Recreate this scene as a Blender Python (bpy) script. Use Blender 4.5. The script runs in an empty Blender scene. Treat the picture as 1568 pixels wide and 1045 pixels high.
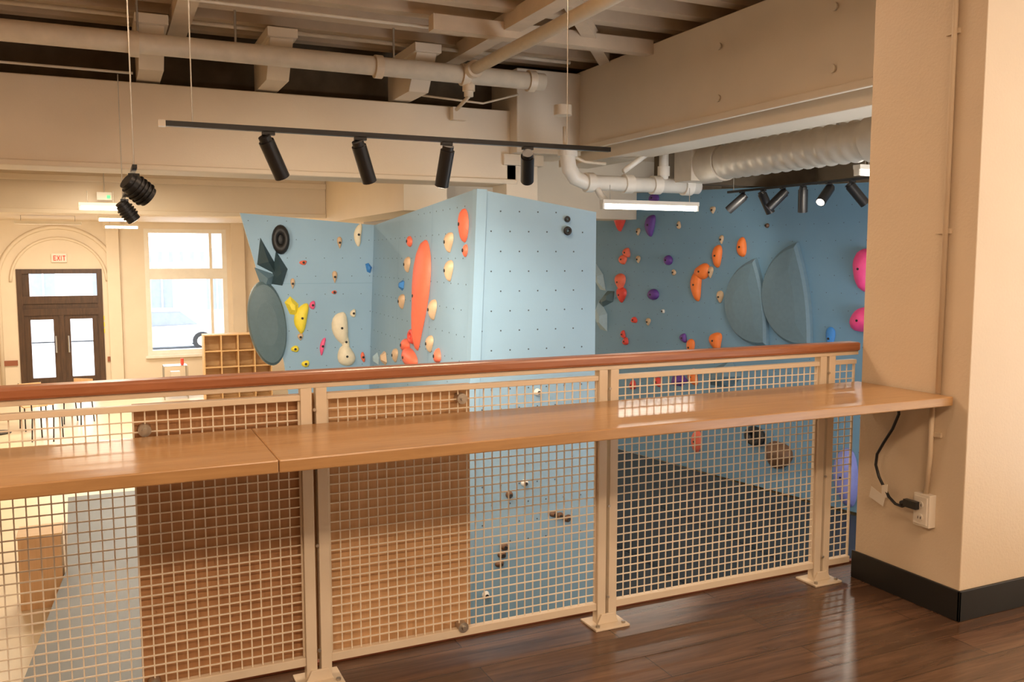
import bpy, bmesh, math, random
from mathutils import Vector, Matrix
random.seed(7)
SC=bpy.context.scene
# ------------------------------------------------------------ materials
def mat(name,col,rough=.6,metal=0,noise=.06,nscale=6,bump=0,bscale=60,spec=.5,coat=0,emit=None,es=0):
    m=bpy.data.materials.new(name); m.use_nodes=True; nt=m.node_tree; b=nt.nodes['Principled BSDF']
    b.inputs['Roughness'].default_value=rough; b.inputs['Metallic'].default_value=metal
    b.inputs['Specular IOR Level'].default_value=spec; b.inputs['Coat Weight'].default_value=coat
    tc=nt.nodes.new('ShaderNodeTexCoord')
    n=nt.nodes.new('ShaderNodeTexNoise'); n.inputs['Scale'].default_value=nscale; n.inputs['Detail'].default_value=4
    nt.links.new(tc.outputs['Object'],n.inputs['Vector'])
    r=nt.nodes.new('ShaderNodeValToRGB'); r.color_ramp.elements[0].position=.3; r.color_ramp.elements[1].position=.7
    r.color_ramp.elements[0].color=tuple(c*(1-noise) for c in col)+(1,)
    r.color_ramp.elements[1].color=tuple(min(1,c*(1+noise)) for c in col)+(1,)
    nt.links.new(n.outputs['Fac'],r.inputs['Fac']); nt.links.new(r.outputs['Color'],b.inputs['Base Color'])
    if bump:
        n2=nt.nodes.new('ShaderNodeTexNoise'); n2.inputs['Scale'].default_value=bscale; nt.links.new(tc.outputs['Object'],n2.inputs['Vector'])
        bp=nt.nodes.new('ShaderNodeBump'); bp.inputs['Strength'].default_value=bump; bp.inputs['Distance'].default_value=.01
        nt.links.new(n2.outputs['Fac'],bp.inputs['Height']); nt.links.new(bp.outputs['Normal'],b.inputs['Normal'])
    if emit:
        b.inputs['Emission Color'].default_value=emit+(1,); b.inputs['Emission Strength'].default_value=es
    return m
def wood(name,c1,c2,axis='X',rough=.35,scale=1.0,planks=None,coat=0,cr=.15):
    m=bpy.data.materials.new(name); m.use_nodes=True; nt=m.node_tree; b=nt.nodes['Principled BSDF']; L=nt.links.new
    b.inputs['Roughness'].default_value=rough; b.inputs['Coat Weight'].default_value=coat; b.inputs['Coat Roughness'].default_value=cr
    tc=nt.nodes.new('ShaderNodeTexCoord'); mp=nt.nodes.new('ShaderNodeMapping')
    s=[14*scale]*3; s['XYZ'.index(axis)]=1.1*scale; mp.inputs['Scale'].default_value=s
    L(tc.outputs['Object'],mp.inputs['Vector'])
    n=nt.nodes.new('ShaderNodeTexNoise'); n.inputs['Scale'].default_value=2.2; n.inputs['Detail'].default_value=8; n.inputs['Roughness'].default_value=.62; n.inputs['Distortion'].default_value=.8
    L(mp.outputs[0],n.inputs['Vector'])
    r=nt.nodes.new('ShaderNodeValToRGB'); r.color_ramp.elements[0].position=.32; r.color_ramp.elements[1].position=.68
    r.color_ramp.elements[0].color=c1+(1,); r.color_ramp.elements[1].color=c2+(1,); L(n.outputs['Fac'],r.inputs['Fac'])
    out=r.outputs['Color']
    if planks:
        bk=nt.nodes.new('ShaderNodeTexBrick'); bk.inputs['Scale'].default_value=1; bk.inputs['Brick Width'].default_value=planks[0]; bk.inputs['Row Height'].default_value=planks[1]
        bk.inputs['Mortar Size'].default_value=.0018; bk.inputs['Color1'].default_value=(.72,.72,.72,1); bk.inputs['Color2'].default_value=(1.15,1.15,1.15,1); bk.inputs['Mortar'].default_value=(.3,.3,.3,1)
        L(tc.outputs['Object'],bk.inputs['Vector'])
        mx=nt.nodes.new('ShaderNodeMix'); mx.data_type='RGBA'; mx.blend_type='MULTIPLY'; mx.inputs['Factor'].default_value=1
        L(out,mx.inputs['A']); L(bk.outputs['Color'],mx.inputs['B']); out=mx.outputs['Result']
    L(out,b.inputs['Base Color'])
    bp=nt.nodes.new('ShaderNodeBump'); bp.inputs['Strength'].default_value=.10; bp.inputs['Distance'].default_value=.002; L(n.outputs['Fac'],bp.inputs['Height']); L(bp.outputs['Normal'],b.inputs['Normal'])
    return m
CREAM=mat('cream_paint',(.77,.65,.50),.55,noise=.03,nscale=2,bump=.08)
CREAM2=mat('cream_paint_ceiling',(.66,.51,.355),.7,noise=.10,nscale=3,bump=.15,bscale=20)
DARKC=mat('dark_void_shade',(.12,.085,.05),.9,noise=.2)  # dark tone for the painted shade in the ceiling void
PIPE=mat('cream_pipe_paint',(.75,.62,.46),.4,noise=.06,nscale=10)
PVC=mat('white_pipe_paint',(.84,.78,.68),.35,noise=.04)
DUCT=mat('duct_metal',(.68,.59,.47),.42,metal=.25,noise=.06)
RAILP=mat('rail_cream_enamel',(.74,.64,.50),.35,noise=.03)
WIRE=mat('mesh_wire_enamel',(.82,.74,.61),.4,noise=.02)
PIL=mat('pillar_paint',(.69,.565,.41),.5,noise=.02,nscale=3,bump=.12,bscale=90)
BLACKB=mat('black_vinyl',(.012,.012,.012),.35)
BLACK=mat('black_metal',(.012,.012,.013),.4)
WHITE=mat('white_plastic',(.78,.72,.62),.35,noise=.01)
TUBE=mat('lamp_tube',(1,1,1),.5,emit=(1,.95,.85),es=12)
LENS=mat('lamp_lens',(1,1,1),.5,emit=(1,.9,.75),es=8)
LENSOFF=mat('lamp_lens_dark',(.05,.05,.05),.15)
BLUE=mat('climbing_wall_blue',(.29,.46,.61),.55,noise=.04,nscale=1.6,bump=.06,bscale=150)
BLUE2=mat('climbing_wall_blue_deep',(.17,.33,.48),.5,noise=.05,nscale=1.3,bump=.06,bscale=150)
BLUEK=mat('kicker_blue',(.25,.43,.59),.5,noise=.04,nscale=1.3)
HOLE=mat('tnut_dark',(.05,.07,.09),.5)
MATG=mat('crash_pad_vinyl',(.035,.042,.05),.45,noise=.1,nscale=3)
MATL=mat('crash_pad_vinyl_grey',(.105,.11,.105),.5,noise=.1,nscale=2)
HFLOOR=mat('hall_floor_light',(.66,.55,.38),.35,noise=.06,nscale=1.2)
SHELF=wood('shelf_laminate',(.39,.215,.088),(.49,.285,.122),'X',.31,1.3,coat=.25,cr=.1)
CAP=wood('handrail_wood',(.29,.10,.04),(.40,.155,.07),'X',.35,1.5,coat=.15)
FLOORM=wood('vinyl_plank',(.068,.034,.020),(.165,.088,.050),'X',.25,.8,planks=(1.2,.18))
PLYL=wood('plywood_dark',(.44,.23,.105),(.54,.30,.145),'Z',.5,.7)
PLY=wood('plywood',(.62,.38,.19),(.72,.46,.25),'Z',.5,.7)
BIRCH=wood('birch_ply',(.62,.38,.16),(.72,.48,.24),'X',.5,.8)
DOORW=wood('dark_door_wood',(.05,.025,.014),(.10,.05,.025),'Z',.4,1)
TRIMR=mat('red_brown_trim',(.30,.10,.05),.4)
RED=mat('sign_red',(.8,.05,.03),.5,emit=(1,.1,.05),es=.6)
GREEN=mat('led_green',(.1,.8,.2),.5,emit=(.1,1,.3),es=1)
STEEL=mat('zinc_steel',(.5,.47,.42),.35,metal=.8)
HC={k:mat('hold_'+k,v,.5,noise=.05,nscale=20,bump=.15,bscale=120) for k,v in dict(
 orange=(.95,.22,.04),red=(.85,.08,.055),coral=(.90,.18,.10),tan=(.64,.45,.28),cream=(.85,.76,.56),yellow=(.92,.75,.06),
 pink=(.90,.12,.28),magenta=(.90,.08,.28),purple=(.14,.05,.30),blue=(.05,.25,.65),teal=(.04,.075,.09),grey=(.14,.235,.30),greyd=(.10,.165,.19),
 black=(.015,.015,.015),brown=(.16,.08,.04),ltblue=(.40,.54,.60),white=(.85,.82,.75),violet=(.25,.28,.70)).items()}
# ------------------------------------------------------------ mesh builder
class MB:
    def __init__(s): s.v=[]; s.f=[]; s.m=[]; s.sm=[]; s.mats=[]
    def mi(s,m):
        if m not in s.mats: s.mats.append(m)
        return s.mats.index(m)
    def add(s,vs,fs,m,smooth=False):
        o=len(s.v); s.v+= [tuple(v) for v in vs]; k=s.mi(m)
        for f in fs: s.f.append(tuple(o+i for i in f)); s.m.append(k); s.sm.append(smooth)
    def box(s,a,b,m,M=None):
        x0,x1=sorted((a[0],b[0]));y0,y1=sorted((a[1],b[1]));z0,z1=sorted((a[2],b[2]))
        vs=[Vector(p) for p in [(x0,y0,z0),(x1,y0,z0),(x1,y1,z0),(x0,y1,z0),(x0,y0,z1),(x1,y0,z1),(x1,y1,z1),(x0,y1,z1)]]
        if M: vs=[M@v for v in vs]
        s.add(vs,[(0,3,2,1),(4,5,6,7),(0,1,5,4),(1,2,6,5),(2,3,7,6),(3,0,4,7)],m); return s
    def cyl(s,p,q,r,m,n=16,r2=None,caps=True):
        p=Vector(p);q=Vector(q);d=(q-p).normalized(); a=d.orthogonal().normalized(); b=d.cross(a); r2=r if r2 is None else r2
        vs=[]
        for c,rr in((p,r),(q,r2)):
            for i in range(n):
                t=2*math.pi*i/n; vs.append(c+a*math.cos(t)*rr+b*math.sin(t)*rr)
        s.add(vs,[(i,(i+1)%n,n+(i+1)%n,n+i) for i in range(n)],m,True)
        if caps:
            s.add(vs[:n],[tuple(reversed(range(n)))],m); s.add(vs[n:],[tuple(range(n))],m)
        return s
    def tube(s,pts,r,m,n=10):
        pts=[Vector(p) for p in pts]; rings=[]; a=None
        for i,p in enumerate(pts):
            d=(pts[min(i+1,len(pts)-1)]-pts[max(i-1,0)]).normalized()
            a=d.orthogonal().normalized() if a is None else (a-d*a.dot(d)).normalized()
            b=d.cross(a); rings.append([p+a*math.cos(2*math.pi*k/n)*r+b*math.sin(2*math.pi*k/n)*r for k in range(n)])
        vs=[v for R in rings for v in R]
        fs=[(i*n+k,i*n+(k+1)%n,(i+1)*n+(k+1)%n,(i+1)*n+k) for i in range(len(pts)-1) for k in range(n)]
        fs+=[tuple(reversed(range(n))),tuple((len(pts)-1)*n+k for k in range(n))]
        s.add(vs,fs,m,True); return s
    def prism(s,poly,ext,m,m2=None):
        poly=[Vector(p) for p in poly]; e=Vector(ext); n=len(poly)
        vs=poly+[p+e for p in poly]
        s.add(vs,[tuple(range(n))],m); s.add(vs,[tuple(reversed(range(n,2*n)))]+[(i,n+i,n+(i+1)%n,(i+1)%n) for i in range(n)],m2 or m); return s
    def dome(s,fr,u,v,outl,depth,m,rings=5,flat=.0,smooth=True,bolt=True):
        O,U,V,N=fr; n=len(outl); vs=[]
        for k in range(rings):
            t=k/(rings-1+.35)*math.pi/2; sc=math.cos(t)*(1-flat)+flat*(1 if k<rings-1 else .6); hh=math.sin(t)*depth
            for (x,y) in outl: vs.append(O+U*(u+x*sc)+V*(v+y*sc)+N*(hh+.002))
        vs.append(O+U*u+V*v+N*depth*1.0)
        fs=[(k*n+i,k*n+(i+1)%n,(k+1)*n+(i+1)%n,(k+1)*n+i) for k in range(rings-1) for i in range(n)]
        fs+=[((rings-1)*n+i,(rings-1)*n+(i+1)%n,rings*n) for i in range(n)]
        s.add(vs,fs,m,smooth)
        if bolt:
            c=O+U*u+V*v+N*(depth-.01); s.cyl(c,c+N*.016,.014,HC['black'],8)
        return s
    def done(s,name,bevel=0):
        me=bpy.data.meshes.new(name)
        me.from_pydata(s.v,[],s.f)
        for m in s.mats: me.materials.append(m)
        for p,k,sm in zip(me.polygons,s.m,s.sm): p.material_index=k; p.use_smooth=sm
        me.update(); ob=bpy.data.objects.new(name,me); SC.collection.objects.link(ob)
        bm=bmesh.new(); bm.from_mesh(me); bmesh.ops.recalc_face_normals(bm,faces=bm.faces); bm.to_mesh(me); bm.free()
        if bevel:
            b=ob.modifiers.new('bev','BEVEL'); b.width=bevel; b.segments=2; b.limit_method='ANGLE'
        return ob
# ------------------------------------------------------------ room shell
HF=-1.7
MB().box((-6,-4,-.25),(4.6,3.14,0),FLOORM).done('floor')
MB().box((-6,3.14,-.25),(4.6,3.165,.012),TRIMR).done('trim_floor_edge')
MB().box((-6,2.9,HF),(4.6,3.13,-.26),CREAM).done('wall_below_mezzanine')
MB().box((-6,3.13,HF-.1),(9,24,HF),HFLOOR).done('floor_hall')
MB().box((-6.2,-4,HF),(-6,24,4),CREAM).done('wall_left')
MB().box((-6,-4.2,-.25),(9,-4,4),CREAM).done('wall_back')
MB().box((8.6,-4,HF),(8.8,24,4),CREAM).done('wall_right')
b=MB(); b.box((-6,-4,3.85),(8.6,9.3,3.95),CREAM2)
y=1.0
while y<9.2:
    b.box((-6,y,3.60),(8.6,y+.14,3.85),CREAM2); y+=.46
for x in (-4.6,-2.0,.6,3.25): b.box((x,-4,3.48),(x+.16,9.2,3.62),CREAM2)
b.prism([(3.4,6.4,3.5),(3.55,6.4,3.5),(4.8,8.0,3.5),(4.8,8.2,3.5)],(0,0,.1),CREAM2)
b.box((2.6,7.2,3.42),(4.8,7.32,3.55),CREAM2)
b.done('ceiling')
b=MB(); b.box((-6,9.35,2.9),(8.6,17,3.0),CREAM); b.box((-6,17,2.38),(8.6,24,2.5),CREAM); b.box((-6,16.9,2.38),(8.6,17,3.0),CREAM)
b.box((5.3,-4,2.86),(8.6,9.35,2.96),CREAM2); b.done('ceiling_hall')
MB().box((-6,9.3,2.95),(8.6,9.35,3.9),DARKC).done('void_shade_panel')  # dark sheet painting the shade of the gap above the beam
b=MB(); b.box((3.16,2.43,0),(4.6,2.99,3.85),PIL); b.done('pillar',bevel=.004)
b=MB(); b.box((3.148,2.418,0),(4.6,2.43,.13),BLACKB); b.box((3.148,2.418,0),(3.16,3.0,.13),BLACKB); b.done('baseboard_pillar',bevel=.003)
b=MB(); b.box((-6,8.8,2.30),(4.12,9.3,3.08),CREAM); b.box((-6,8.77,2.30),(4.12,8.8,2.35),CREAM)
b.done('ceiling_beam',bevel=.01)
b=MB(); b.box((4.8,-4,2.70),(5.3,9.3,3.52),CREAM); b.box((4.76,-4,2.66),(4.8,9.3,2.72),CREAM); b.box((4.9,-4,2.56),(5.3,9.3,2.70),CREAM)
for y in (6.2,4.9): b.cyl((4.795,y,3.28),(4.78,y,3.28),.03,CREAM,12); b.cyl((4.795,y,2.85),(4.78,y,2.85),.03,CREAM,12)
b.done('ceiling_beam',bevel=.01)
b=MB(); b.box((4.04,8.62,2.62),(4.82,9.3,3.5),CREAM); b.box((4.0,8.8,-1.4),(4.38,9.18,2.62),CREAM); b.box((3.95,8.75,2.5),(4.43,9.2,2.62),CREAM); b.done('column',bevel=.01)
b=MB(); b.box((-6,13,2.08),(3.0,13.5,2.9),CREAM); b.box((-6,12.96,2.50),(3.0,13,2.58),CREAM); b.box((-6,12.97,2.08),(3.0,13,2.14),CREAM); b.done('ceiling_beam',bevel=.01)
b=MB(); b.box((3.0,9.3,2.02),(3.5,20,2.9),CREAM); b.box((3.5,11,2.06),(8.6,11.6,2.9),CREAM); b.done('ceiling_beam')
b=MB(); b.box((3.45,12.6,HF),(4.0,13.2,2.9),CREAM); b.done('column')
for i,x in enumerate((.34,1.40,2.74)):
    b=MB(); b.prism([(x,8.05,3.42),(x,8.3,3.10),(x,8.98,3.10),(x,8.98,3.42)],(.2,0,0),CREAM); b.prism([(x-.03,8.0,3.5),(x-.03,8.0,3.42),(x-.03,8.98,3.42),(x-.03,8.98,3.5)],(.26,0,0),CREAM); b.done('joist_corbel',bevel=.006)
# ------------------------------------------------------------ pipes
def collar(b,p,d,r,m,w=.05):
    p=Vector(p); d=Vector(d).normalized(); b.cyl(p-d*w,p+d*w,r,m,20)
PZ=3.24
b=MB(); b.tube([(-5.98,8,PZ+.03),(4.04,8,PZ)],.085,PIPE,20)
b.tube([(4.04,8,PZ)]+[(4.04+.22*math.sin(t),8,PZ-.22+.22*math.cos(t)) for t in [i*math.pi/16 for i in range(9)]]+[(4.26,8,2.8)],.07,PIPE,16)
for x in (-1.2,.3,2.35,3.2,3.9): collar(b,(x,8,PZ),(1,0,0),.104,PIPE,.035)
collar(b,(4.26,8,2.98),(0,0,1),.09,PIPE); 
for x in (.33,1.1,2.5): b.cyl((x,8,PZ),(x,8,3.6),.01,STEEL,6)
b.tube([(3.24,7.97,PZ+.03),(3.24,2,PZ+.06)],.055,PIPE,14); collar(b,(3.24,7.88,PZ+.03),(0,1,0),.08,PIPE,.06)
b.tube([(3.24,8,PZ),(3.24,8,PZ-.2)],.045,PIPE,12); collar(b,(3.24,8,PZ-.12),(0,0,1),.06,PIPE,.03); b.tube([(3.24,8,PZ-.2),(3.27,8.4,2.98)],.018,PIPE,8)
b.done('sprinkler_pipe')
b=MB(); b.tube([(4.28,8,2.82),(4.27,7.98,2.66),(4.34,7.98,2.54),(4.5,7.98,2.48),(4.75,7.98,2.47)],.018,PIPE,8)
b.tube([(-5.98,8.5,3.14),(-3,8.5,3.12),(.3,8.5,3.1)],.011,PIPE,6)
b.tube([(2.96,8.55,3.12),(3.6,8.5,3.08),(4.0,8.5,3.2)],.011,PIPE,6)
b.tube([(-5.98,8.3,3.55),(4.5,8.3,3.53)],.02,PIPE,8); b.tube([(-5.98,7.4,3.5),(4.5,7.4,3.48)],.015,PIPE,8)
b.box((3.35,8.7,2.93),(3.5,8.79,3.06),CREAM); b.done('electrical_conduit')
b=MB(); b.tube([(4.29,7.95,2.62),(4.29,7.95,2.50),(4.31,7.95,2.40),(4.38,7.95,2.31),(4.50,7.95,2.27),(5.9,7.95,2.27)],.078,PVC,20)
collar(b,(4.29,7.95,2.56),(0,0,1),.10,PVC,.04); collar(b,(4.54,7.95,2.27),(1,0,0),.10,PVC,.04)
for x in (5.0,5.35,5.75): collar(b,(x,7.95,2.27),(1,0,0),.098,PVC,.05)
b.tube([(5.45,7.95,2.3),(5.45,7.95,2.7)],.05,PVC,14); b.tube([(5.75,7.95,2.3),(5.75,7.95,2.7)],.055,PVC,14)
collar(b,(5.45,7.95,2.42),(0,0,1),.065,PVC); collar(b,(5.75,7.95,2.42),(0,0,1),.07,PVC)
b.tube([(4.95,7.95,2.40),(5.25,7.95,2.60)],.03,PVC,10); b.tube([(4.6,7.95,2.27),(4.65,7.9,2.14),(4.72,7.9,2.08)],.035,PVC,10)
b.done('drain_pipe')
b=MB(); n=28
yy=7.55; rings=[]; k=0
while yy>0:
    r=.165+(.014 if k%4==0 else 0); rings.append((yy,r)); yy-=.035; k+=1
vs=[];fs=[]
for (yy,r) in rings:
    for i in range(n): t=2*math.pi*i/n; vs.append((5.75+r*math.cos(t),yy,2.47+r*math.sin(t)))
for j in range(len(rings)-1):
    for i in range(n): fs.append((j*n+i,j*n+(i+1)%n,(j+1)*n+(i+1)%n,(j+1)*n+i))
fs.append(tuple(range(n))); b.add(vs,fs,DUCT,True)
b.cyl((5.75,7.62,2.47),(5.75,7.3,2.47),.19,DUCT,28); b.cyl((5.75,5.4,2.47),(5.75,4.9,2.47),.20,DUCT,28)
b.box((5.55,7.6,2.3),(5.95,7.9,2.7),DUCT)
for yq in (7.1,5.6,3.5): b.box((5.56,yq,2.6),(5.58,yq+.03,2.86),STEEL); b.box((5.92,yq,2.6),(5.94,yq+.03,2.86),STEEL)
b.done('spiral_air_duct')
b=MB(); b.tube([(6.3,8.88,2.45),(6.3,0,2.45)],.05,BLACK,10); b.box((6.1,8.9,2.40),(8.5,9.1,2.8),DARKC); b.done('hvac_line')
# ------------------------------------------------------------ railing
RY=3.03
xs=[-2.90,-1.72,-.54,.64,1.82,2.975]
b=MB(); b.box((-5.99,RY-.035,1.074),(3.158,RY+.04,1.114),CAP); b.done('handrail',bevel=.01)
b=MB()
b.box((-5.99,RY-.02,1.055),(3.158,RY+.02,1.073),RAILP)
for i,x in enumerate(xs):
    for sx in (-.026,.026):
        b.box((x+sx-.019,RY-.02,.008),(x+sx+.019,RY+.02,1.055),RAILP)
    b.box((x-.08,RY-.07,0),(x+.08,RY+.06,.009),RAILP)
    b.prism([(x-.05,RY-.021,.009),(x+.05,RY-.021,.009),(x+.03,RY-.021,.05),(x-.03,RY-.021,.05)],(0,-.008,0),RAILP)
    for sx in(-.06,.06): b.cyl((x+sx,RY-.05,.009),(x+sx,RY-.05,.018),.009,STEEL,6)
    for z in (.12,.5,.98): b.cyl((x,RY-.022,z),(x,RY-.03,z),.006,STEEL,6)
segs=list(zip(xs[:-1],xs[1:]))+[(xs[-1],3.20)]
for x0,x1 in segs:
    a=x0+.045; c=x1-.045
    b.box((a,RY-.014,.065),(c,RY+.014,.095),RAILP); b.box((a,RY-.014,1.012),(c,RY+.014,1.032),RAILP)
    b.box((a,RY-.006,.095),(a+.008,RY+.006,1.012),RAILP); b.box((c-.008,RY-.006,.095),(c,RY+.006,1.012),RAILP)
b.done('railing',bevel=.002)
b=MB(); w=.0021
for x0,x1 in segs:
    a=x0+.053; c=x1-.053; n=max(1,round((c-a)/.0345))
    for i in range(1,n): 
        x=a+(c-a)*i/n; b.box((x-w,RY-w,.095),(x+w,RY+w,1.012),WIRE)
    n=27
    for j in range(1,n):
        z=.095+.917*j/n; b.box((a,RY-w-.003,z-w),(c,RY+w-.003,z+w),WIRE)
b.done('wire_mesh_infill')
b=MB(); b.box((.065,3.055,.065),(.64,3.071,1.03),PLYL); b.box((.642,3.055,.065),(1.235,3.071,1.03),PLY); b.done('plywood_panel')
b=MB()
for x,z in ((.10,.10),(.10,.95),(1.19,.10),(1.19,.98)): b.cyl((x,3.052,z),(x,3.012,z),.02,STEEL,16); b.cyl((x,3.012,z),(x,3.0,z),.009,STEEL,6)
b.done('panel_bolts')
b=MB(); b.box((-5.99,2.49,.895),(.427,2.998,.933),SHELF); b.box((.4285,2.49,.895),(3.146,2.998,.933),SHELF)
b.done('counter_shelf',bevel=.004)
b=MB()
for x in (-1.6,-.4,.9,2.0): b.box((x-.02,2.7,.875),(x+.02,3.0,.894),RAILP)
b.done('shelf_bracket')
b=MB(); b.box((3.12,2.56,.36),(3.16,2.64,.50),WHITE); b.box((3.114,2.568,.37),(3.12,2.632,.49),WHITE)
for z in (.40,.455): b.cyl((3.114,2.6,z),(3.110,2.6,z),.016,WHITE,14); b.box((3.108,2.592,z-.006),(3.111,2.595,z+.006),BLACK); b.box((3.108,2.605,z-.006),(3.111,2.608,z+.006),BLACK)
b.done('power_outlet',bevel=.002)
b=MB(); b.tube([(3.147,2.565,3.84),(3.147,2.565,.936)],.011,PIL,10); b.tube([(3.147,2.59,.892),(3.147,2.59,.66),(3.144,2.60,.5)],.011,PIL,10)
for z in (2.4,1.6,.75): b.box((3.149,2.545,z),(3.16,2.61,z+.02),PIL)
b.done('wall_conduit')
b=MB(); b.tube([(3.13,2.75,.885),(3.13,2.745,.82),(3.13,2.775,.75),(3.13,2.82,.68),(3.13,2.855,.62),(3.13,2.86,.57),(3.13,2.84,.52),(3.125,2.80,.475),(3.12,2.77,.445),(3.115,2.73,.425),(3.11,2.69,.425),(3.10,2.66,.44)],.0065,BLACK,8)
b.box((3.085,2.60,.435),(3.107,2.665,.468),BLACK); b.cyl((3.10,2.66,.452),(3.10,2.685,.44),.013,BLACK,10)
b.prism([(3.12,2.80,.395),(3.12,2.88,.42),(3.12,2.87,.47),(3.12,2.79,.44)],(-.002,0,0),WHITE)
b.prism([(3.12,2.78,.44),(3.12,2.81,.43),(3.12,2.81,.49),(3.12,2.78,.50)],(-.003,0,0),WHITE)
b.done('power_cord')
# ------------------------------------------------------------ track lights
def head(b,p,d,L=.17,r=.038,lens=None):
    p=Vector(p); d=Vector(d).normalized()
    b.box((p.x-.03,p.y-.015,p.z-.03),(p.x+.03,p.y+.015,p.z-.012),BLACK)
    b.cyl((p.x,p.y,p.z-.03),(p.x,p.y,p.z-.075),.010,BLACK,8)
    c=p+Vector((0,0,-.085)); b.cyl(c-d*.03,c+d*L,r,BLACK,20); b.cyl(c-d*.055,c-d*.03,r*.8,BLACK,20)
    b.cyl(c+d*(L+.001),c+d*(L+.003),r*.8,lens or LENS,20); 
    b.box((c.x-.012,c.y-.012,c.z-.02),(c.x+.012,c.y+.012,c.z+.03),BLACK)
    return c+d*(L+.02)
LIGHTS=[]
def spot(name,loc,tgt,P,ang,col=(1,.88,.72),blend=.7,rad=.05):
    l=bpy.data.lights.new(name,'SPOT'); l.energy=P; l.spot_size=math.radians(ang); l.spot_blend=blend; l.color=col; l.shadow_soft_size=rad
    o=bpy.data.objects.new(name,l); SC.collection.objects.link(o); o.location=loc
    o.rotation_euler=(Vector(tgt)-Vector(loc)).to_track_quat('-Z','Y').to_euler(); return o
def area(name,loc,sx,sy,P,col,rot=(0,0,0)):
    l=bpy.data.lights.new(name,'AREA'); l.shape='RECTANGLE'; l.size=sx; l.size_y=sy; l.energy=P; l.color=col
    o=bpy.data.objects.new(name,l); SC.collection.objects.link(o); o.location=loc; o.rotation_euler=rot; return o
b=MB(); b.box((.28,4.475,2.115),(2.70,4.505,2.14),BLACK); b.box((.26,4.47,2.112),(.29,4.51,2.142),WHITE)
b.cyl((.41,4.49,2.14),(.41,4.49,3.6),.003,STEEL,6); b.cyl((2.42,4.49,2.14),(2.42,4.49,3.6),.003,STEEL,6)
for x,d,t in ((.76,(.42,.35,-.8),(1.9,9.7,.3)),(1.22,(.36,.35,-.85),(2.4,8.5,.6)),(1.69,(-.02,.42,-.9),(2.6,6.1,.5)),(2.17,(.35,.75,-.62),(3.2,6.3,-.4))):
    e=head(b,(x,4.49,2.13),d); LIGHTS.append((tuple(e),t))
b.done('track_light')
b=MB(); b.box((.165,5.3,1.99),(.19,8.6,2.01),BLACK); b.cyl((.178,5.45,2.01),(.178,5.45,3.6),.004,STEEL,6); b.cyl((.178,8.5,2.01),(.178,8.5,3.08),.004,STEEL,6)
for yh,dd,LL,rr in ((5.5,(.55,.25,-.42),.10,.062),(7.9,(.5,.2,-.7),.12,.055)):
    e=head(b,(.178,yh,1.99),dd,LL,rr)
    d=Vector(dd).normalized(); c=Vector((.178,yh,1.905))
    for k in range(4): b.cyl(c+d*(.0+.024*k),c+d*(.006+.024*k),rr+.012,BLACK,20)
b.done('track_light')
b=MB(); b.box((6.49,3.5,2.235),(6.515,8.2,2.26),BLACK)
for y in (8.1,6,4): b.cyl((6.5,y,2.26),(6.5,y,2.86),.004,STEEL,6)
for y,d in ((7.95,(-.45,.5,-.6)),(7.6,(.4,-.1,-.8)),(7.3,(-.5,.3,-.6)),(7.0,(.1,.1,-.9)),(6.65,(-.6,-.2,-.5)),(6.35,(.5,-.3,-.7)),(6.0,(.4,-.4,-.7)),(5.6,(.3,-.4,-.7))):
    head(b,(6.5,y,2.25),d,.2,.048,LENS if y==6.65 else LENSOFF)
b.done('track_light')
def tubefix(x0,x1,y,z,P,name='tube_light'):
    b=MB()
    b.box((x0,y-.04,z+.03),(x1,y+.04,z+.07),WHITE); b.cyl((x0+.02,y,z),(x1-.02,y,z),.022,TUBE,12)
    for x in (x0+.1,x1-.1): b.cyl((x,y,z+.07),(x,y,z+.22),.004,STEEL,6)
    b.box((x0,y-.03,z-.025),(x0+.02,y+.03,z+.03),WHITE); b.box((x1-.02,y-.03,z-.025),(x1,y+.03,z+.03),WHITE)
    b.done(name)
    area(name+'_glow',((x0+x1)/2,y,z-.04),x1-x0,.06,P,(1,.92,.78))
tubefix(4.60,5.78,7.8,2.02,14)
tubefix(5.98,6.22,5.8,2.24,8)
tubefix(-.25,.25,12.5,2.13,60); tubefix(-.05,.5,16.2,2.13,95); tubefix(.05,.7,20,2.13,110)
tubefix(2.0,2.9,14,1.95,35)
# ------------------------------------------------------------ climbing walls
def frame(O,P,T=None,flip=False):
    O=Vector(O);P=Vector(P);U=(P-O).normalized(); V=Vector((0,0,1))
    if T: V=(Vector(T)-O); V=(V-U*V.dot(U)).normalized()
    N=U.cross(V); 
    if flip: N=-N
    return (O,U,V,N)
FA=frame((1.35,9.84,-1.4),(2.79,9.73,-1.4)); FB=frame((2.38,6.10,-1.4),(2.64,9.73,-1.4),(2.53,6.10,2.01),True)
FC=frame((2.38,6.10,-1.4),(3.54,6.08,-1.4)); FD=frame((6.93,11.9,-1.4),(7.73,7.11,-1.4))
def W(fr,u,v,n=0): O,U,V,N=fr; return O+U*u+V*v+N*n
def inside(poly,x,y):
    c=False
    for i in range(len(poly)):
        x0,y0=poly[i];x1,y1=poly[i-1]
        if (y0>y)!=(y1>y) and x<(x1-x0)*(y-y0)/(y1-y0)+x0: c=not c
    return c
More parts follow.
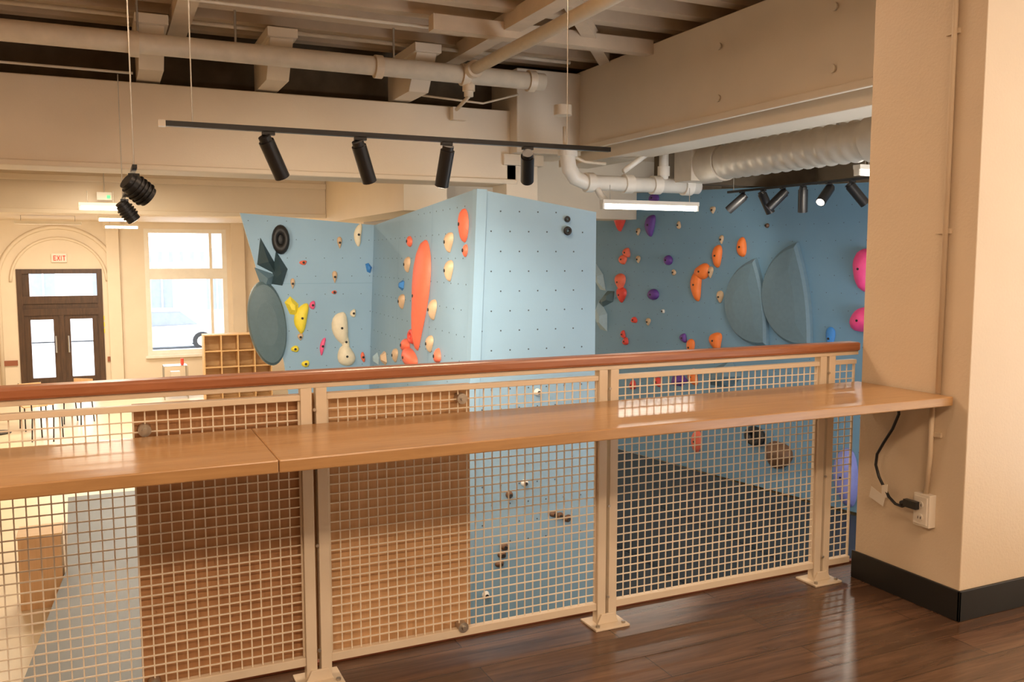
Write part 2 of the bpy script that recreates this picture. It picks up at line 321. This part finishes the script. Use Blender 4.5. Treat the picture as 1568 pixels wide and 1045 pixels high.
def cwall(fr,poly,mt,name,sx=.2,sy=.15,r=.011,seams=()):
    b=MB(); O,U,V,N=fr
    b.prism([W(fr,u,v,0) for u,v in poly],-N*.08,mt)
    us=[p[0] for p in poly]; vs=[p[1] for p in poly]
    y=.1;j=0
    while y<max(vs)-.05:
        x=min(us)+.08+(j%2)*sx/2
        while x<max(us)-.05:
            if inside(poly,x,y) and inside(poly,x+.03,y+.04) and inside(poly,x-.03,y+.04):
                c=W(fr,x,y,0); b.cyl(c,c+N*.0015,r,HOLE,8)
            x+=sx
        y+=sy;j+=1
    for (a,c) in seams:
        A=W(fr,*a);C=W(fr,*c); d=(C-A).normalized(); q=d.cross(N)*.002
        b.add([A-q+N*.001,A+q+N*.001,C+q+N*.001,C-q+N*.001],[(0,1,2,3)],BLUE2)
    return b.done(name)
cwall(FA,[(0,3.38),(.42,1.76),(.62,0),(1.444,0),(1.444,3.27)],BLUE,'climbing_wall',.2,.2,.005,seams=[((.20,2.62),(1.444,2.62))])
cwall(FB,[(0,0),(3.64,0),(3.64,3.27),(0,3.414)],BLUE,'climbing_wall',.2,.2,.006,seams=[((1.2,0),(1.2,3.35)),((2.42,0),(2.42,3.3))])
cwall(FC,[(0.029,.65),(1.16,.65),(1.16,3.26),(.15,3.41)],BLUE,'climbing_wall',.155,.15,.0062,seams=[((.09,2.1),(1.16,2.1))])
MB().prism([W(FC,0,0),W(FC,1.16,0),W(FC,1.16,.65),W(FC,0.028,.65)],-FC[3]*.08,BLUEK).done('climbing_wall_kicker')
MB().prism([(3.54,6.16,-1.4),(3.6,9.73,-1.4),(3.6,9.73,1.87),(3.54,6.16,1.86)],(-.05,0,0),BLUE).done('climbing_wall')
cwall(FD,[(-1.5,0),(7.5,0),(7.5,3.65),(0,3.87),(-1.5,3.9)],BLUE2,'climbing_wall',.2,.2,.005,seams=[((1.2,0),(1.2,3.8)),((3.64,0),(3.64,3.7))])
b=MB(); b.prism([(-.5,11.8,-1.7),(-.42,9.05,-1.7),(-.62,6.6,-1.7),(-.85,3.3,-1.7),(2.2,3.3,-1.7),(2.2,11.8,-1.7)],(0,0,.3),MATL); b.done('crash_pad')
b=MB(); b.prism([(2.21,3.3,-1.7),(8.2,3.3,-1.7),(7.4,8.5,-1.7),(6.85,12.5,-1.7),(3.62,12.5,-1.7),(3.62,6.0,-1.7),(2.21,6.0,-1.7)],(0,0,.3),MATG)
for x in (4.6,5.8): b.box((x,3.4,-1.4),(x+.06,8.6,-1.395),BLACK)
b.done('crash_pad')
# ------------------------------------------------------------ holds
def ell(w,h,n=18,rot=0,irr=.08,seed=0,shape='e'):
    rr=random.Random(seed); ph=[rr.uniform(0,6.28) for _ in range(3)]; o=[]
    for i in range(n):
        t=2*math.pi*i/n; x=math.cos(t);y=math.sin(t)
        if shape=='drop': x*= (.62+.38*y)
        if shape=='bean': x+= .35*(y*y-.4)
        k=1+irr*math.sin(2*t+ph[0])+irr*.7*math.sin(3*t+ph[1])
        x*=w/2*k;y*=h/2*k
        o.append((x*math.cos(rot)-y*math.sin(rot),x*math.sin(rot)+y*math.cos(rot)))
    return o
sd=[0]
def hold(b,fr,u,v,w,h,kind,col,depth=None):
    sd[0]+=1; s=sd[0]; w=abs(w); d=depth or min(.14,max(.03,.38*min(w,h)))
    m=HC[col]
    if kind=='blob': b.dome(fr,u,v,ell(w,h,18,random.uniform(-.2,.2),.10,s),d,m)
    elif kind=='drop': b.dome(fr,u,v,ell(w*1.15,h,18,0,.03,s,'drop'),d*.8,m)
    elif kind=='bean': b.dome(fr,u,v,ell(w,h,22,random.uniform(-.3,.3),.08,s,'bean'),d,m)
    elif kind=='round': b.dome(fr,u,v,ell(w,h,20,0,.02,s),d*1.2,m)
    elif kind=='disc': b.dome(fr,u,v,ell(w,h,40,.12,.01,s),d,m,rings=4,flat=.8,smooth=False,bolt=False)
    elif kind=='poly':
        n=5; o=ell(w*1.1,h*1.1,n,random.uniform(0,1),.12,s); b.dome(fr,u,v,o,d*1.2,m,rings=2,smooth=False,bolt=False)
    elif kind=='ring':
        nn=20; mm=8; vs=[];fs=[]; tk=min(.05,.22*min(w,h))
        for i in range(nn):
            t=2*math.pi*i/nn
            for j in range(mm):
                q=2*math.pi*j/mm; R=.66+.34*math.cos(q)
                vs.append(W(fr,u+w/2*R*math.cos(t),v+h/2*R*math.sin(t),tk+tk*math.sin(q)))
        for i in range(nn):
            for j in range(mm): fs.append((i*mm+j,i*mm+(j+1)%mm,((i+1)%nn)*mm+(j+1)%mm,((i+1)%nn)*mm+j))
        b.add(vs,fs,m,True); b.dome(fr,u,v,ell(w*.6,h*.6,14,0,0,s),tk*1.2,HC['black'] if w>.15 else HC['greyd'],bolt=w>.1)
    elif kind=='half':
        R=h/2; o=[]; k=24; rot=.20
        for i in range(k+1):
            t=math.pi/2+math.pi*i/k; o.append((w*.45+math.cos(t)*w*1.0,math.sin(t)*R))
        for i in range(1,8): o.append((w*.45+.06*math.sin(math.pi*i/8),-R+2*R*i/8))
        o=[(x*math.cos(rot)-y*math.sin(rot),x*math.sin(rot)+y*math.cos(rot)) for x,y in o]
        b.dome(fr,u,v,o,.09,m,rings=4,flat=.75,smooth=False,bolt=False)
def holds(name,fr,L):
    b=MB()
    for q in L: hold(b,fr,q[0]/100,q[1]/100,q[2]/100,q[3]/100,q[4],q[5],*(q[6:]))
    return b.done(name)
def facet(b,fr,pts,apex,depth,m):
    P=[W(fr,u,v,.002) for u,v in pts]; a=W(fr,apex[0],apex[1],depth)
    b.add(P+[a],[(i,(i+1)%len(P),len(P)) for i in range(len(P))],m)
b=MB()
facet(b,FA,[(.20,3.12),(.34,2.86),(.36,2.72),(.16,2.83)],(.27,2.86),.12,HC['teal'])
facet(b,FA,[(.36,2.98),(.48,2.78),(.42,2.60),(.30,2.62)],(.40,2.74),.12,HC['teal'])
facet(b,FA,[(.13,2.80),(.35,2.72),(.30,2.60),(.22,2.52)],(.26,2.68),.1,HC['grey'])
b.done('climbing_volume')
holds('climbing_volume',FA,[(25,219,40,94,'disc','greyd',.08)])
holds('climbing_holds',FA,[(41,310,19,32,'ring','black'),(53,262,6,12,'drop','tan'),(99,269,7,14,'drop','tan'),(105,307,7,13,'drop','tan'),
(126,316,9,24,'bean','cream'),(137,279,6,13,'poly','blue'),(105,212,17,40,'bean','cream'),(110,180,20,24,'blob','cream'),(110,196,9,20,'bean','cream'),(52,237,13,22,'poly','yellow'),
(62,224,14,34,'bean','yellow'),(54,190,8,8,'blob','yellow'),(65,173,8,8,'blob','yellow'),(65,285,8,5,'bean','coral'),(74,238,6,10,'bean','pink'),(84,192,5,20,'bean','pink'),
(119,228,6,10,'bean','cream'),(129,178,5,11,'blob','coral'),(98,252,6,4,'blob','coral'),(60,203,8,8,'drop','tan')])
b=MB()
O_=[(0,.42),(.13,.40),(.22,.25),(.20,.05),(.12,-.12),(.02,-.28),(-.06,-.42),(-.12,-.40),(-.10,-.2),(-.12,0),(-.14,.2),(-.10,.36)]
def smooth_outline(o,k=3):
    for _ in range(k):
        r=[]
        for i in range(len(o)):
            x0,y0=o[i];x1,y1=o[(i+1)%len(o)]; r+=[(.75*x0+.25*x1,.75*y0+.25*y1),(.25*x0+.75*x1,.25*y0+.75*y1)]
        o=r
    return o
b.dome(FB,1.45,2.56,[(-x*1.25,y*1.22) for x,y in smooth_outline(O_)],.09,HC['coral'],rings=6)
b.done('climbing_holds')
holds('climbing_holds',FB,[(26,316,18,26,'bean','coral',.05),(194,306,13,10,'bean','coral'),(20,296,8,9,'blob','coral',.03),(63,303,20,17,'drop','tan'),(60,280,20,17,'drop','tan'),
(199,284,18,15,'drop','tan'),(217,248,20,15,'drop','tan'),(104,246,20,18,'drop','tan'),(111,216,20,15,'drop','tan'),(238,193,20,14,'drop','tan'),(178,197,45,18,'bean','coral',.08),(196,207,25,12,'blob','coral',.06),
(165,218,22,14,'ring','red'),(85,208,12,13,'bean','coral'),(219,264,10,11,'poly','blue'),(287,185,18,12,'poly','tan'),(325,180,18,12,'poly','ltblue')])
b=MB()
for u,v,s_ in ((90,320,.05),(90,311,.07)): hold(b,FC,u/100,v/100,s_,s_,'ring','black')
for u,v,c in ((54,115,'white'),(41,107,'brown'),(21,30,'white'),(65,186,'white')): hold(b,FC,u/100,v/100,.06,.06,'round',c)
for u,v in ((85,85),(92,82),(80,87),(35,60),(33,53),(37,66)): hold(b,FC,u/100,v/100,.07,.06,'bean','brown')
b.done('wall_anchor_hardware')
holds('climbing_volume',FD,[(300,230,60,112,'half','grey'),(362,241,64,128,'half','grey'),(28,228,43,18,'poly','greyd'),(16,200,24,50,'poly','ltblue'),(9,260,18,50,'poly','ltblue'),(267,136,56,35,'poly','grey'),(183,120,33,18,'poly','purple')])
holds('climbing_holds',FD,[(57,348,34,37,'drop','red'),(122,337,18,34,'bean','purple'),(128,375,19,14,'blob','purple'),(72,298,16,14,'bean','coral'),(64,288,18,14,'bean','coral'),(159,287,16,14,'round','purple'),
(59,254,28,26,'drop','coral'),(62,235,26,24,'drop','red'),(130,238,22,16,'round','purple'),(224,272,26,22,'blob','orange'),(214,254,20,40,'bean','orange'),(250,293,17,28,'bean','orange'),(291,304,16,24,'bean','orange'),(256,314,9,12,'drop','tan'),
(238,271,12,16,'drop','tan'),(256,239,14,17,'drop','tan'),(96,328,11,11,'drop','tan'),(97,288,11,11,'drop','tan'),(240,353,11,10,'drop','tan'),(120,198,12,11,'drop','tan'),
(469,278,30,44,'blob','magenta',.16),(470,221,32,30,'blob','magenta',.16),(90,199,12,10,'blob','red'),(66,176,10,12,'bean','red'),(72,166,12,12,'bean','red'),(191,180,12,13,'bean','purple'),(251,181,22,22,'bean','orange'),
(205,168,18,24,'drop','orange'),(211,128,18,22,'bean','orange'),(426,197,15,28,'drop','blue'),(220,40,18,32,'bean','coral'),(323,65,33,26,'ring','black'),(358,47,36,38,'blob','brown'),(455,40,30,70,'bean','violet',.14),
(142,113,14,14,'bean','red'),(89,102,14,14,'blob','red'),(170,270,8,8,'blob','tan'),(178,335,8,10,'blob','tan'),(270,170,8,8,'blob','tan'),(330,330,6,6,'round','brown'),(150,215,6,6,'blob','white')])
# ------------------------------------------------------------ far wall with door and windows
YF=23.6; b=MB()
D0,D1,DT=-1.86,-.04,1.24; W0,W1=.93,2.87; WT,WB=2.22,-.92
def fw(x0,x1,z0,z1): b.box((x0,YF,z0),(x1,YF+.35,z1),CREAM)
fw(-6,D0,HF,4); fw(D0,D1,DT,4); fw(D1,W0,HF,4); fw(W0,W1,WT,4); fw(W0,W1,HF,WB); fw(W1,8.6,HF,4)
b.done('wall_far')
b=MB()
b.box((.08,YF-.12,HF),(.36,YF,2.2),CREAM); b.box((.02,YF-.16,2.2),(.42,YF,2.38),CREAM); b.box((2.98,YF-.12,HF),(3.3,YF,2.38),CREAM)
for R,wd in((1.28,.05),(1.02,.035)):
    pts=[(-.95+R*math.cos(t),YF-.02,.95+R*math.sin(t)) for t in [math.pi*i/24 for i in range(25)]]
    b.tube([( -.95+R,YF-.02,HF)]+pts+[(-.95-R,YF-.02,HF)] if R>1.1 else pts,wd,CREAM,8)
b.done('trim_arch')
b=MB(); b.box((-6,YF-.04,-1.02),(D0-.05,YF,-.9),TRIMR); b.box((D1+.05,YF-.04,-1.02),(.07,YF,-.9),TRIMR); b.done('trim_wainscot')
b=MB(); jit=[0]
def bar(x0,x1,z0,z1,d=.0):
    jit[0]+=.0023; b.box((x0,YF-.03+d+jit[0],z0),(x1,YF+.12+jit[0],z1),DOORW)
bar(D0,D0+.12,HF,DT); bar(D1-.12,D1,HF,DT); bar(D0,D1,DT-.11,DT-.001); bar(D0,D1,.42,.60); bar(D0,D1,.14,.30)
bar(D0+.12,D1-.12,.30,.42,.04)
cx=(D0+D1)/2
bar(cx-.05,cx+.05,HF,.14)
for x0,x1 in ((D0+.12,cx-.05),(cx+.05,D1-.12)):
    bar(x0,x0+.13,HF,.14,.02); bar(x1-.13,x1,HF,.14,.02); bar(x0,x1,HF,HF+.35,.02); bar(x0,x1,.04,.14,.02)
bar(D0+.12,D0+.26,.60,DT-.11,.02)
for x in (cx-.13,cx+.13): b.cyl((x,YF-.08,-.75),(x,YF-.08,-.35),.018,STEEL,8)
b.done('door_1')
b=MB(); jw=[0]
def wb(x0,x1,z0,z1):
    jw[0]+=.003; b.box((x0,YF-.01+jw[0],z0),(x1,YF+.2+jw[0],z1),PVC)
wb(W0,W0+.11,WB,WT); wb(W1-.11,W1,WB,WT); wb(W0+.001,W1-.001,WT-.1,WT-.001); wb(W0+.001,W1-.001,WB+.001,WB+.12); wb(W0+.001,W1-.001,.97,1.24); wb(W1-.42,W1-.35,WB,WT)
b.box((W0-.06,YF-.12,WB-.06),(W1+.06,YF-.001,WB),PVC); b.done('window_1')
b=MB(); b.box((-1.1,YF-.08,1.40),(-.78,YF,1.60),WHITE)
def L_(segs,x): 
    for (a,c,e,f) in segs: b.box((x+a*.06,YF-.09,1.44+c*.12),(x+e*.06,YF-.08,1.44+f*.12),RED)
L_([(0,0,.25,1),(0,0,1,.18),(0,.41,.8,.59),(0,.82,1,1)],-1.06)
for t in (0,1,2,3): b.box((-.985+t*.015,YF-.09,1.44+t*.03),(-.965+t*.015,YF-.08,1.47+t*.03),RED); b.box((-.985+t*.015,YF-.09,1.53-t*.03),(-.965+t*.015,YF-.08,1.56-t*.03),RED)
b.box((-.90,YF-.09,1.44),(-.885,YF-.08,1.56),RED); L_([(.35,0,.65,1),(0,.82,1,1)],-.865); b.done('exit_sign')
b=MB(); b.box((-.04,12.85,2.26),(.14,12.9,2.36),WHITE); b.box((.08,12.84,2.28),(.12,12.85,2.32),GREEN); b.cyl((.05,12.875,2.36),(.05,12.875,2.9),.006,STEEL,6); b.done('exit_sign')
b=MB(); b.box((-.12,YF-.02,0),(-.02,YF,.10),HC['yellow']); b.box((-.12,YF-.02,-.16),(-.02,YF,-.05),HC['yellow']); b.box((-.12,YF-.02,-.32),(-.02,YF,-.21),HC['yellow']); b.done('wall_notice')
EXW=mat('facade_white',(.90,.90,.91),.8); EXD=mat('facade_window',(.22,.25,.30),.3); ASPH=mat('street',(.60,.61,.63),.9); CARP=mat('car_paint_silver',(.5,.52,.55),.3,metal=.3)
b=MB(); b.box((-14,38,HF),(16,39,1.9),EXW)
for i in range(14):
    x=-13+i*2.1; b.box((x,37.95,-.6),(x+.8,38,1.1),EXD); b.box((x+.37,37.9,-.6),(x+.43,37.95,1.1),EXW)
for i in range(60): b.box((-12+i*.4,37.9,1.35),(-11.85+i*.4,37.99,1.75),EXD)
b.box((-14,37.8,1.9),(16,39,2.1),EXW); b.done('street_building')
MB().box((-20,23.95,HF-.15),(25,60,HF-.05),ASPH).done('ground_street')
b=MB(); X=-.2; Y=33; z=HF-.05
b.prism([(X,Y,z+.25),(X+4.2,Y,z+.25),(X+4.2,Y,z+.75),(X+3.2,Y,z+.9),(X+.1,Y,z+.85)],(0,1.7,0),CARP)
b.prism([(X+.5,Y+.1,z+.87),(X+3.2,Y+.1,z+.9),(X+2.6,Y+.1,z+1.38),(X+1.1,Y+.1,z+1.4)],(0,1.5,0),EXD)
b.prism([(X+1.1,Y+.08,z+1.38),(X+2.6,Y+.08,z+1.37),(X+2.5,Y+.08,z+1.43),(X+1.2,Y+.08,z+1.44)],(0,1.54,0),CARP)
for x in (X+.8,X+3.3):
    for y in (Y+.05,Y+1.65): b.cyl((x,y-.1,z+.32),(x,y+.1,z+.32),.32,BLACK,20); b.cyl((x,y-.11,z+.32),(x,y-.1,z+.32),.18,STEEL,12)
b.done('parked_car')
# ------------------------------------------------------------ hall furniture
b=MB(); x0,y0,z0=1.97,20.7,HF; nc,nr,c,t=4,4,.365,.025
for i in range(nc+1): b.box((x0+i*c,y0,z0),(x0+i*c+t,y0+.4,z0+nr*c+t),BIRCH)
for j in range(nr+1): b.box((x0+.001,y0+.001,z0+j*c),(x0+nc*c+t-.001,y0+.4,z0+j*c+t-.001),BIRCH)
b.box((x0,y0+.4,z0),(x0+nc*c+t,y0+.41,z0+nr*c+t),BIRCH); b.done('cubby_shelf')
b=MB(); X0,X1,Y0,Y1=-.80,-.45,8.9,9.25; ZT=-1.03
b.box((X0,Y0,HF),(X1,Y0+.02,ZT),PLY); b.box((X0,Y1-.02,HF),(X1,Y1,ZT),PLY); b.box((X0,Y0+.02,HF),(X0+.02,Y1-.02,ZT),PLY); b.box((X1-.02,Y0+.02,HF),(X1,Y1-.02,ZT),PLY)
b.box((X0-.01,Y0-.01,ZT),(X1+.01,Y1+.01,ZT+.02),BIRCH); b.done('plywood_storage_box',bevel=.003)
def chair(x,y,rot):
    b=MB(); M=Matrix.Translation((x,y,HF))@Matrix.Rotation(rot,4,'Z')
    b.box((-.2,-.2,.44),(.2,.2,.46),PLY,M); b.box((-.2,.18,.65),(.2,.2,.85),PLY,M)
    for sx in(-.18,.18):
        b.tube([M@Vector((sx,-.18,0)),M@Vector((sx,-.16,.44))],.012,BLACK,6); b.tube([M@Vector((sx,.22,0)),M@Vector((sx,.17,.44)),M@Vector((sx,.2,.86))],.012,BLACK,6)
    b.done('cafe_chair')
chair(-1.3,18.6,.3); chair(-.55,18.9,-.6); chair(-1.0,17.4,2.8)
b=MB(); b.cyl((-1.9,18.4,HF+.72),(-1.9,18.4,HF+.75),.4,BIRCH,28); b.cyl((-1.9,18.4,HF),(-1.9,18.4,HF+.72),.03,BLACK,10); b.cyl((-1.9,18.4,HF),(-1.9,18.4,HF+.02),.25,BLACK,20); b.done('cafe_table')
b=MB()
for x in (1.15,1.65):
    for y in (21.2,21.6): b.cyl((x,y,HF),(x,y,HF+.75),.012,STEEL,6)
for z in (.2,.45,.75): b.box((1.15,21.2,HF+z),(1.65,21.6,HF+z+.015),STEEL)
b.cyl((1.55,21.3,HF+.77),(1.55,21.3,HF+.92),.035,HC['red'],12); b.box((1.3,21.3,HF+.47),(1.5,21.5,HF+.62),WHITE); b.done('utility_cart')
# ------------------------------------------------------------ lamps: added fill panels and strips, then the track spots
WARM=(1,.67,.41)
for (x,y,P,UP) in ((-1.8,-.6,86,5),(1.2,-.9,80,5),(3.6,.3,42,4),(-2.2,2.0,50,5),(-1.6,5.2,46,18),(1.8,4.7,34,18)):  # out-of-view panels added to brighten mezzanine, beam and ceiling
    b=MB(); b.box((x-.62,y-.17,3.28),(x+.62,y+.17,3.34),WHITE); b.box((x-.58,y-.13,3.272),(x+.58,y+.13,3.28),TUBE); b.box((x-.58,y-.13,3.34),(x+.58,y+.13,3.345),TUBE)
    for sx in (-.5,.5): b.cyl((x+sx,y,3.34),(x+sx,y,3.6),.005,STEEL,6)
    b.done('added_fill_panel'); area('fill_panel_down',(x,y,3.26),1.1,.24,P,WARM); area('fill_panel_up',(x,y,3.36),1.1,.24,UP,WARM,(math.pi,0,0))
for i,(x,y,z,P) in enumerate(((0,11.5,2.5,75),(-2,15.5,2.6,150),(2,16,2.5,130))):  # strips added as ambient fill for the hall
    b=MB(); b.box((x-.62,y-.1,z),(x+.62,y+.1,z+.06),WHITE)
    for sx in (-.5,.5): b.cyl((x+sx,y,z+.06),(x+sx,y,z+.38),.005,STEEL,6)
    b.done('added_fill_strip'); area('hall_fill',(x,y,z-.02),1.2,.18,P,(1,.83,.60))
x,y,z=-1.0,20.8,2.2
b=MB(); b.box((x-.62,y-.1,z),(x+.62,y+.1,z+.06),WHITE)
for sx in (-.5,.5): b.cyl((x+sx,y,z+.06),(x+sx,y,2.38),.005,STEEL,6)
b.done('added_fill_strip'); area('hall_fill',(x,y,z-.02),1.2,.18,100,(1,.85,.64),(math.radians(20),0,0))  # one more added fill strip, brightening the far end
for i,(l,t) in enumerate(LIGHTS): spot('track_spot',l,t,(240,155,95,32)[i],75)
spot('track_spot',(6.35,6.6,2.05),(7.3,9.5,.8),50,100)
spot('track_spot',(6.35,7.6,2.05),(7.0,11,1.0),45,90)
spot('track_spot',(.4,5.6,1.8),(3.0,8.5,-.2),140,85)
spot('track_spot',(.35,7.95,1.8),(1.8,9.8,.4),60,90)
w=bpy.data.worlds.new('sky'); SC.world=w; w.use_nodes=True; bg=w.node_tree.nodes['Background']
bg.inputs[0].default_value=(.88,.93,1,1); bg.inputs[1].default_value=6.5
cam=bpy.data.cameras.new('camera'); cam.sensor_width=36; cam.lens=1350/1568*36; cam.clip_start=.05
co=bpy.data.objects.new('camera',cam); SC.collection.objects.link(co); co.location=(0,0,1.5)
co.rotation_euler=(math.radians(90-5.38),0,math.radians(-24.8)); SC.camera=co
SC.view_settings.view_transform='Standard'
SC.view_settings.exposure=-.08
